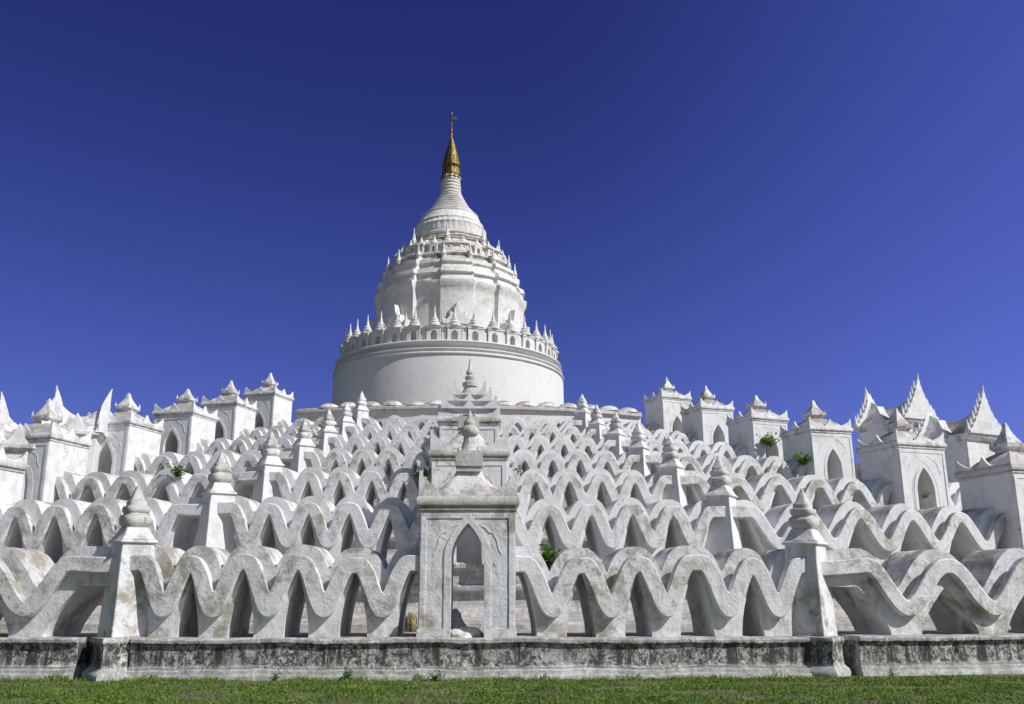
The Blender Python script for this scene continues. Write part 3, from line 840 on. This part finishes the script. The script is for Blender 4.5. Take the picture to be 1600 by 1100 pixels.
    for k in range(12):
        t = 2 * PI * k / 12; g.lathe([(.03, zz_ - .28), (.12, zz_ - .25), (.10, zz_ - .05), (.03, zz_ + .05)], 8, rr_ * math.cos(t), rr_ * math.sin(t))
    g.build('hanging_bells', M_GOLD, root, loc=(-.16, 0, 0))
    sp_ = [(2.2, 220), (1.9, 214), (1.6, 209), (2.6, 208), (2.8, 206), (1.5, 204), (1.3, 200), (2.0, 199), (2.0, 197), (1.0, 196), (.9, 190), (1.7, 188), (.8, 186), (.7, 181), (1.8, 180), (1.5, 178), (.3, 176)]
    g = G(); g.lathe(pr(sp_), 12); 
    zv = HZ(186) - zb; rr = RW(8, 186)
    g.add([(0, -.06, zv - .25), (rr, -.06, zv - .2), (rr, -.06, zv + .25), (rr * .45, -.06, zv + .05), (0, -.06, zv + .25), (0, .06, zv - .25), (rr, .06, zv - .2), (rr, .06, zv + .25), (rr * .45, .06, zv + .05), (0, .06, zv + .25)],
          [(0, 1, 2, 3, 4), (9, 8, 7, 6, 5), (0, 5, 6, 1), (1, 6, 7, 2), (2, 7, 8, 3), (3, 8, 9, 4), (4, 9, 5, 0)])
    g.build('vane_spike', M_DARKM, root, loc=(-.2, 0, 0))
    # miniature niches round the upper tiers and pinnacles on the bay corners
    def around(nm, mat, R, z, ng, n, ph, tilt=0):
        me = None
        for k in range(n):
            t = 2 * PI * k / n + ph
            if me is None: o = ng.build(nm, mat, root, angle=50); me = o.data
            else: o = bpy.data.objects.new(nm, me); col.objects.link(o); o.parent = root
            o.location = (R * math.sin(t), -R * math.cos(t), z); o.rotation_euler = (0, 0, t)
    R_, Z_ = pr([(106, 426)])[0]
    gn = G(); a_ = arch_height(.13, .38, .58); xs = [-.34, -.135] + [.13 * math.sin(PI / 2 * k / 4) for k in range(-4, 5)] + [.135, .34]
    gn.strip(xs, [(-.02 if abs(a) >= .129 else a_(a)) for a in xs], [.85] * len(xs), 0, .3, 2); gn.box(-.34, .34, .3, .9, 0, .85); gn.lathe([(.34, .84), (.3, .98), (.16, 1.12), (.1, 1.3), (.02, 1.6)], 12, 0, .3)
    around('miniature_niche', M_BELL, RW(88, 422), HZ(425) - zb, gn, 24, BAY0 - D2R(7.5))
    gpn = G(); gpn.lathe([(.24, 0), (.22, .3), (.27, .36), (.17, .5), (.19, .62), (.11, .8), (.12, .95), (.05, 1.15), (.06, 1.3), (.015, 1.65)], 12)
    around('pinnacle', M_BELL, RW(74, 402), HZ(403) - zb, gpn, 8, BAY0 - D2R(10))
    gp2 = G(); gp2.lathe([(.2, 0), (.2, .35), (.25, .4), (.15, .55), (.16, .7), (.08, .9), (.085, 1.05), (.015, 1.5)], 12)
    around('corner_finial', M_BELL, RW(100, 440), HZ(439) - zb, gp2, 16, BAY0 - D2R(11.25))
    # gabled porches in front of the bays
    gg = G(); gg.box(-.95, .95, -.1, 1.2, -.2, 1.7); gg.prism([(-1.15, 1.7), (1.15, 1.7), (1.3, 2.25), (.85, 2.0), (.6, 2.35), (.62, 2.75), (.3, 2.6), (.14, 3.0), (0, 3.7), (-.14, 3.0), (-.3, 2.6), (-.62, 2.75), (-.6, 2.35), (-.85, 2.0), (-1.3, 2.25)], -.28, .3)
    for q in (-1, 1): gg.lathe([(.2, 1.65), (.22, 1.9), (.12, 2.1), (.05, 2.6), (.01, 2.9)], 8, q * 1.0, .1)
    Rb, Zb = pr([(120, 512)])[0]
    around('gabled_porch', M_BELL, RW(121, 500), z_at(470, DS - RW(121, 500)) - zb - 3.7, gg, 8, BAY0)
    return root
stupa()

# ------------------------------------------------------------------ ground, grass, weeds, rubble
v = []; f = []; n = 40
def gy(x, y): return 0.0
g = G(); S = 4000
g.add([(-S, -S, 0), (S, -S, 0), (S, S, 0), (-S, S, 0)], [(0, 1, 2, 3)])
o = g.build('ground', M_SOIL, smooth=False); tag(o, kind='structure')
vs = []; fs = []
R = random.Random(3)
def blade(x, y, h, w, lean):
    a = R.uniform(0, 2 * PI); dx, dy = math.cos(a), math.sin(a)
    lx, ly = R.uniform(-lean, lean), R.uniform(-lean, lean)
    n = len(vs)
    vs.extend([(x - dx * w, y - dy * w, 0), (x + dx * w, y + dy * w, 0), (x + dx * w * .7 + lx * .5, y + dy * w * .7 + ly * .5, h * .6), (x - dx * w * .7 + lx * .5, y - dy * w * .7 + ly * .5, h * .6), (x + lx, y + ly, h)])
    fs.append((n, n + 1, n + 2, n + 3)); fs.append((n + 3, n + 2, n + 4))
for k in range(90000):
    y = 14.2 + 5.35 * R.random() ** .8; x = R.uniform(-1, 1) * y * .66
    x += y * .05
    dens = noise.noise(Vector((x * .8, y * 1.3, 0))) + .5 * noise.noise(Vector((x * 3, y * 4, 5)))
    if dens < -.12 and R.random() < .8: continue
    near = y > P(1, x)[1] - .62 if abs(x) < 30 else False
    if y > P(1, max(-30, min(30, x)))[1] - .40: continue
    hh = R.uniform(.015, .045) * (1.3 + dens) * ((1.3 + 4.5 * max(0, noise.noise(Vector((x * 1.7, 3, 1))))) if near else 1)
    blade(x, y, hh, R.uniform(.004, .011), hh * .9)
for k in range(16000):      # little round clover leaves
    y = 14.2 + 5.2 * R.random(); x = R.uniform(-1, 1) * y * .66 + y * .05
    if y > P(1, max(-30, min(30, x)))[1] - .42: continue
    if noise.noise(Vector((x * .6, y * .9, 9))) < -.05: continue
    r = R.uniform(.012, .028); z = R.uniform(.02, .07); n = len(vs); a0 = R.uniform(0, 6)
    tx, ty = R.uniform(-.5, .5), R.uniform(-.5, .5)
    for q in range(5):
        a = a0 + 2 * PI * q / 5; vs.append((x + r * math.cos(a), y + r * math.sin(a), z + r * (tx * math.cos(a) + ty * math.sin(a))))
    fs.append(tuple(range(n, n + 5)))
me = bpy.data.meshes.new('grass'); me.from_pydata(vs, [], fs); me.materials.append(M_GRASS)
o = bpy.data.objects.new('grass', me); col.objects.link(o); tag(o, 'short green grass and clover at the foot of the mouldy plinth', 'grass', kind='stuff')

def weed(px, py, depth_i, d, size, label, n=60, s=None, z=None, tall=1.0, group='weeds rooted in the masonry'):
    s_ = s_of_px(depth_i, px, .5, d); x, y, th = P(depth_i, s_, d)
    zb = z_at(py, y) if z is None else z
    rr = random.Random(int(px * 7 + py))
    root = empty('weed', (x, y, zb)); tag(root, label, 'weed', group)
    g = G(); gs = G()
    for q in range(max(9, n // 4)):
        a = rr.uniform(0, 2 * PI); l = size * rr.uniform(.5, 1.0); e = rr.uniform(.5, 1.35)
        tip = Vector((math.cos(a) * math.cos(e) * l, math.sin(a) * math.cos(e) * l, math.sin(e) * l * tall))
        side = Vector((-math.sin(a), math.cos(a), 0)) * size * .015
        gs.add([tuple(-side), tuple(side), tuple(tip)], [(0, 1, 2)])
        gs.add([(0, 0, -.004), tuple(tip), (0, 0, size * .02)], [(0, 1, 2)])
        for w in range(12):
            u = rr.uniform(.15, 1.0); c = tip * u + Vector((rr.uniform(-1, 1), rr.uniform(-1, 1), rr.uniform(-1, 1))) * size * .13
            L = size * rr.uniform(.12, .24); b = rr.uniform(0, 2 * PI); ee = rr.uniform(-.5, .9)
            d_ = Vector((math.cos(b) * math.cos(ee), math.sin(b) * math.cos(ee), math.sin(ee))) * L
            sd_ = Vector((-math.sin(b), math.cos(b), rr.uniform(-.5, .5))) * L * .42
            up = Vector((0, 0, L * .08))
            g.add([tuple(c), tuple(c + d_ * .45 + sd_ + up), tuple(c + d_), tuple(c + d_ * .45 - sd_ + up)], [(0, 1, 2, 3)])
    gs.build('stems', M_STEM, root, smooth=False); g.build('leaves', M_LEAF, root, smooth=False)
weed(857, 894, 1, -.95, .66, 'bushy green weed in the first dip right of the central shrine', 110)
weed(1118, 900, 1, -1.2, .34, 'small green weed on the lowest wall right of centre', 45)
weed(1206, 694, 5, .85, .8, 'sprawling weed in the niche of a right-hand shrine', 80)
weed(1257, 724, 4, .5, .75, 'leafy weed beside the cornered shrine on the fourth terrace up', 80)
weed(272, 748, 3, .0, .6, 'weed with a pale flower on the left waves', 60)
weed(1448, 775, 3, .5, .35, 'tiny weed inside the opening of the large right shrine', 40)
weed(657, 752, 3, .0, .6, 'dark weed squeezed beside the second central shrine at left', 60)
weed(808, 742, 3, .0, .4, 'little weed on the right flank of the second central shrine', 40)
weed(545, 1062, 1, .55, .26, 'upright weed at the foot of the plinth left of centre', 50, z=0, tall=1.2)
weed(683, 1064, 1, .55, .26, 'low spreading weed at the foot of the plinth under the central shrine', 50, z=0)
weed(436, 1064, 1, .6, .24, 'weed clump at the foot of the plinth below the third left dip', 40, z=0)
weed(1385, 1064, 1, .6, .2, 'weed clump at the foot of the plinth right of the right pillar', 40, z=0)
weed(168, 990, 1, .25, .12, 'tiny weed on the ledge beside the left pillar', 20)
weed(1488, 1020, 1, .22, .16, 'small weed growing from a crack in the right plinth', 25)

def rock(name, x, y, z, sx, sy, sz, mat, label, cat, group=None, seed=1, lump=.35):
    bm = bmesh.new(); bmesh.ops.create_icosphere(bm, subdivisions=4, radius=1)
    o3 = Vector((seed * 3.7, seed * 1.3, 0))
    for v_ in bm.verts:
        n_ = noise.noise(v_.co * 1.3 + o3) * lump + noise.noise(v_.co * 4 + o3) * .12
        c = v_.co * (1 + n_); v_.co = Vector((c.x * sx, c.y * sy, max(-.3 * sz, c.z * sz)))
    me = bpy.data.meshes.new(name); bm.to_mesh(me); bm.free(); me.materials.append(mat)
    for p in me.polygons: p.use_smooth = True
    me.set_sharp_from_angle(angle=D2R(30))
    o = bpy.data.objects.new(name, me); col.objects.link(o); o.location = (x, y, z); tag(o, label, cat, group); return o
z1_ = terr_z(1)
xk, yk, _ = P(1, s_of_px(1, 642, .2), .02)
rock('rubble_block', xk, yk, z1_ + .2, .13, .14, .30, M_ROCK, 'yellowish block of broken masonry leaning beside the left foot of the central shrine', 'rubble', seed=2)
rock('plaster_mound', -.02, Y1 + .45, z1_ + .0, .34, .45, .20, M_WHITE, 'eroded white plaster mound on the floor of the central arch', 'mound', seed=5, lump=.35)
rock('plaster_mound', -.30, Y1 + 1.3, z1_ + .1, .24, .4, .38, M_WHITE, 'stepped white plaster stump standing behind the left side of the central arch', 'mound', seed=9, lump=.3)

# ------------------------------------------------------------------ sky, sun, camera
SUN_EL, SUN_AZ = D2R(43), D2R(60.5)     # azimuth measured from the direction back towards the camera, turning right
sdir = Vector((math.sin(SUN_AZ) * math.cos(SUN_EL), -math.cos(SUN_AZ) * math.cos(SUN_EL), math.sin(SUN_EL)))
sun = bpy.data.lights.new('sun', 'SUN'); sun.energy = 4.7; sun.angle = D2R(.53); sun.color = (1, .975, .945)
so = bpy.data.objects.new('sun', sun); col.objects.link(so); so.rotation_euler = (-sdir).to_track_quat('-Z', 'Y').to_euler()
w = bpy.data.worlds.new('World'); scene.world = w; w.use_nodes = True; nt = w.node_tree; nt.nodes.clear()
out = nn(nt, 'ShaderNodeOutputWorld'); bg = nn(nt, 'ShaderNodeBackground'); nt.links.new(bg.outputs[0], out.inputs[0])
sky = nn(nt, 'ShaderNodeTexSky'); sky.sky_type = 'NISHITA'; sky.sun_disc = False; sky.sun_elevation = SUN_EL
sky.sun_rotation = math.atan2(sdir.x, sdir.y)
sky.air_density = 1.0; sky.dust_density = .6; sky.ozone_density = 3.0; sky.altitude = 300
tc = nn(nt, 'ShaderNodeTexCoord'); sep = nn(nt, 'ShaderNodeSeparateXYZ'); nt.links.new(tc.outputs['Generated'], sep.inputs[0])
# the northern half of the sky is the deep polarised one: multiply by a tint that fades out towards the sun side
def rng(sock, a, b):
    m = nn(nt, 'ShaderNodeMapRange'); m.interpolation_type = 'SMOOTHSTEP'
    m.inputs['From Min'].default_value = a; m.inputs['From Max'].default_value = b; nt.links.new(sock, m.inputs['Value']); return m.outputs[0]
deep = mixc(nt, rng(sep.outputs['Z'], .12, .62), (.44, .425, 1.03), (.25, .24, .715))
deep = mixc(nt, rng(sep.outputs['X'], .02, .62), deep, (.66, .61, 1.48))
tint = mixc(nt, rng(sep.outputs['Y'], -.1, .5), (.95, .86, .80), deep)
mul = nn(nt, 'ShaderNodeMix'); mul.data_type = 'RGBA'; mul.blend_type = 'MULTIPLY'; mul.inputs[0].default_value = 1
nt.links.new(sky.outputs[0], mul.inputs[6]); nt.links.new(tint, mul.inputs[7])
nt.links.new(mul.outputs[2], bg.inputs[0]); bg.inputs[1].default_value = .08

cam = bpy.data.cameras.new('camera'); co = bpy.data.objects.new('camera', cam); col.objects.link(co)
cam.sensor_width = 36; cam.lens = 36 * F / 1600; cam.clip_end = 20000; cam.clip_start = .1
co.location = (0, 0, EYE); co.rotation_euler = (PI / 2 + PITCH, 0, -YAW)
scene.camera = co
scene.render.engine = 'CYCLES'
scene.cycles.max_bounces = 8; scene.cycles.diffuse_bounces = 5
scene.view_settings.view_transform = 'Standard'; scene.view_settings.look = 'None'; scene.view_settings.exposure = 0; scene.view_settings.gamma = 1
scene.render.resolution_x = 1024; scene.render.resolution_y = 704
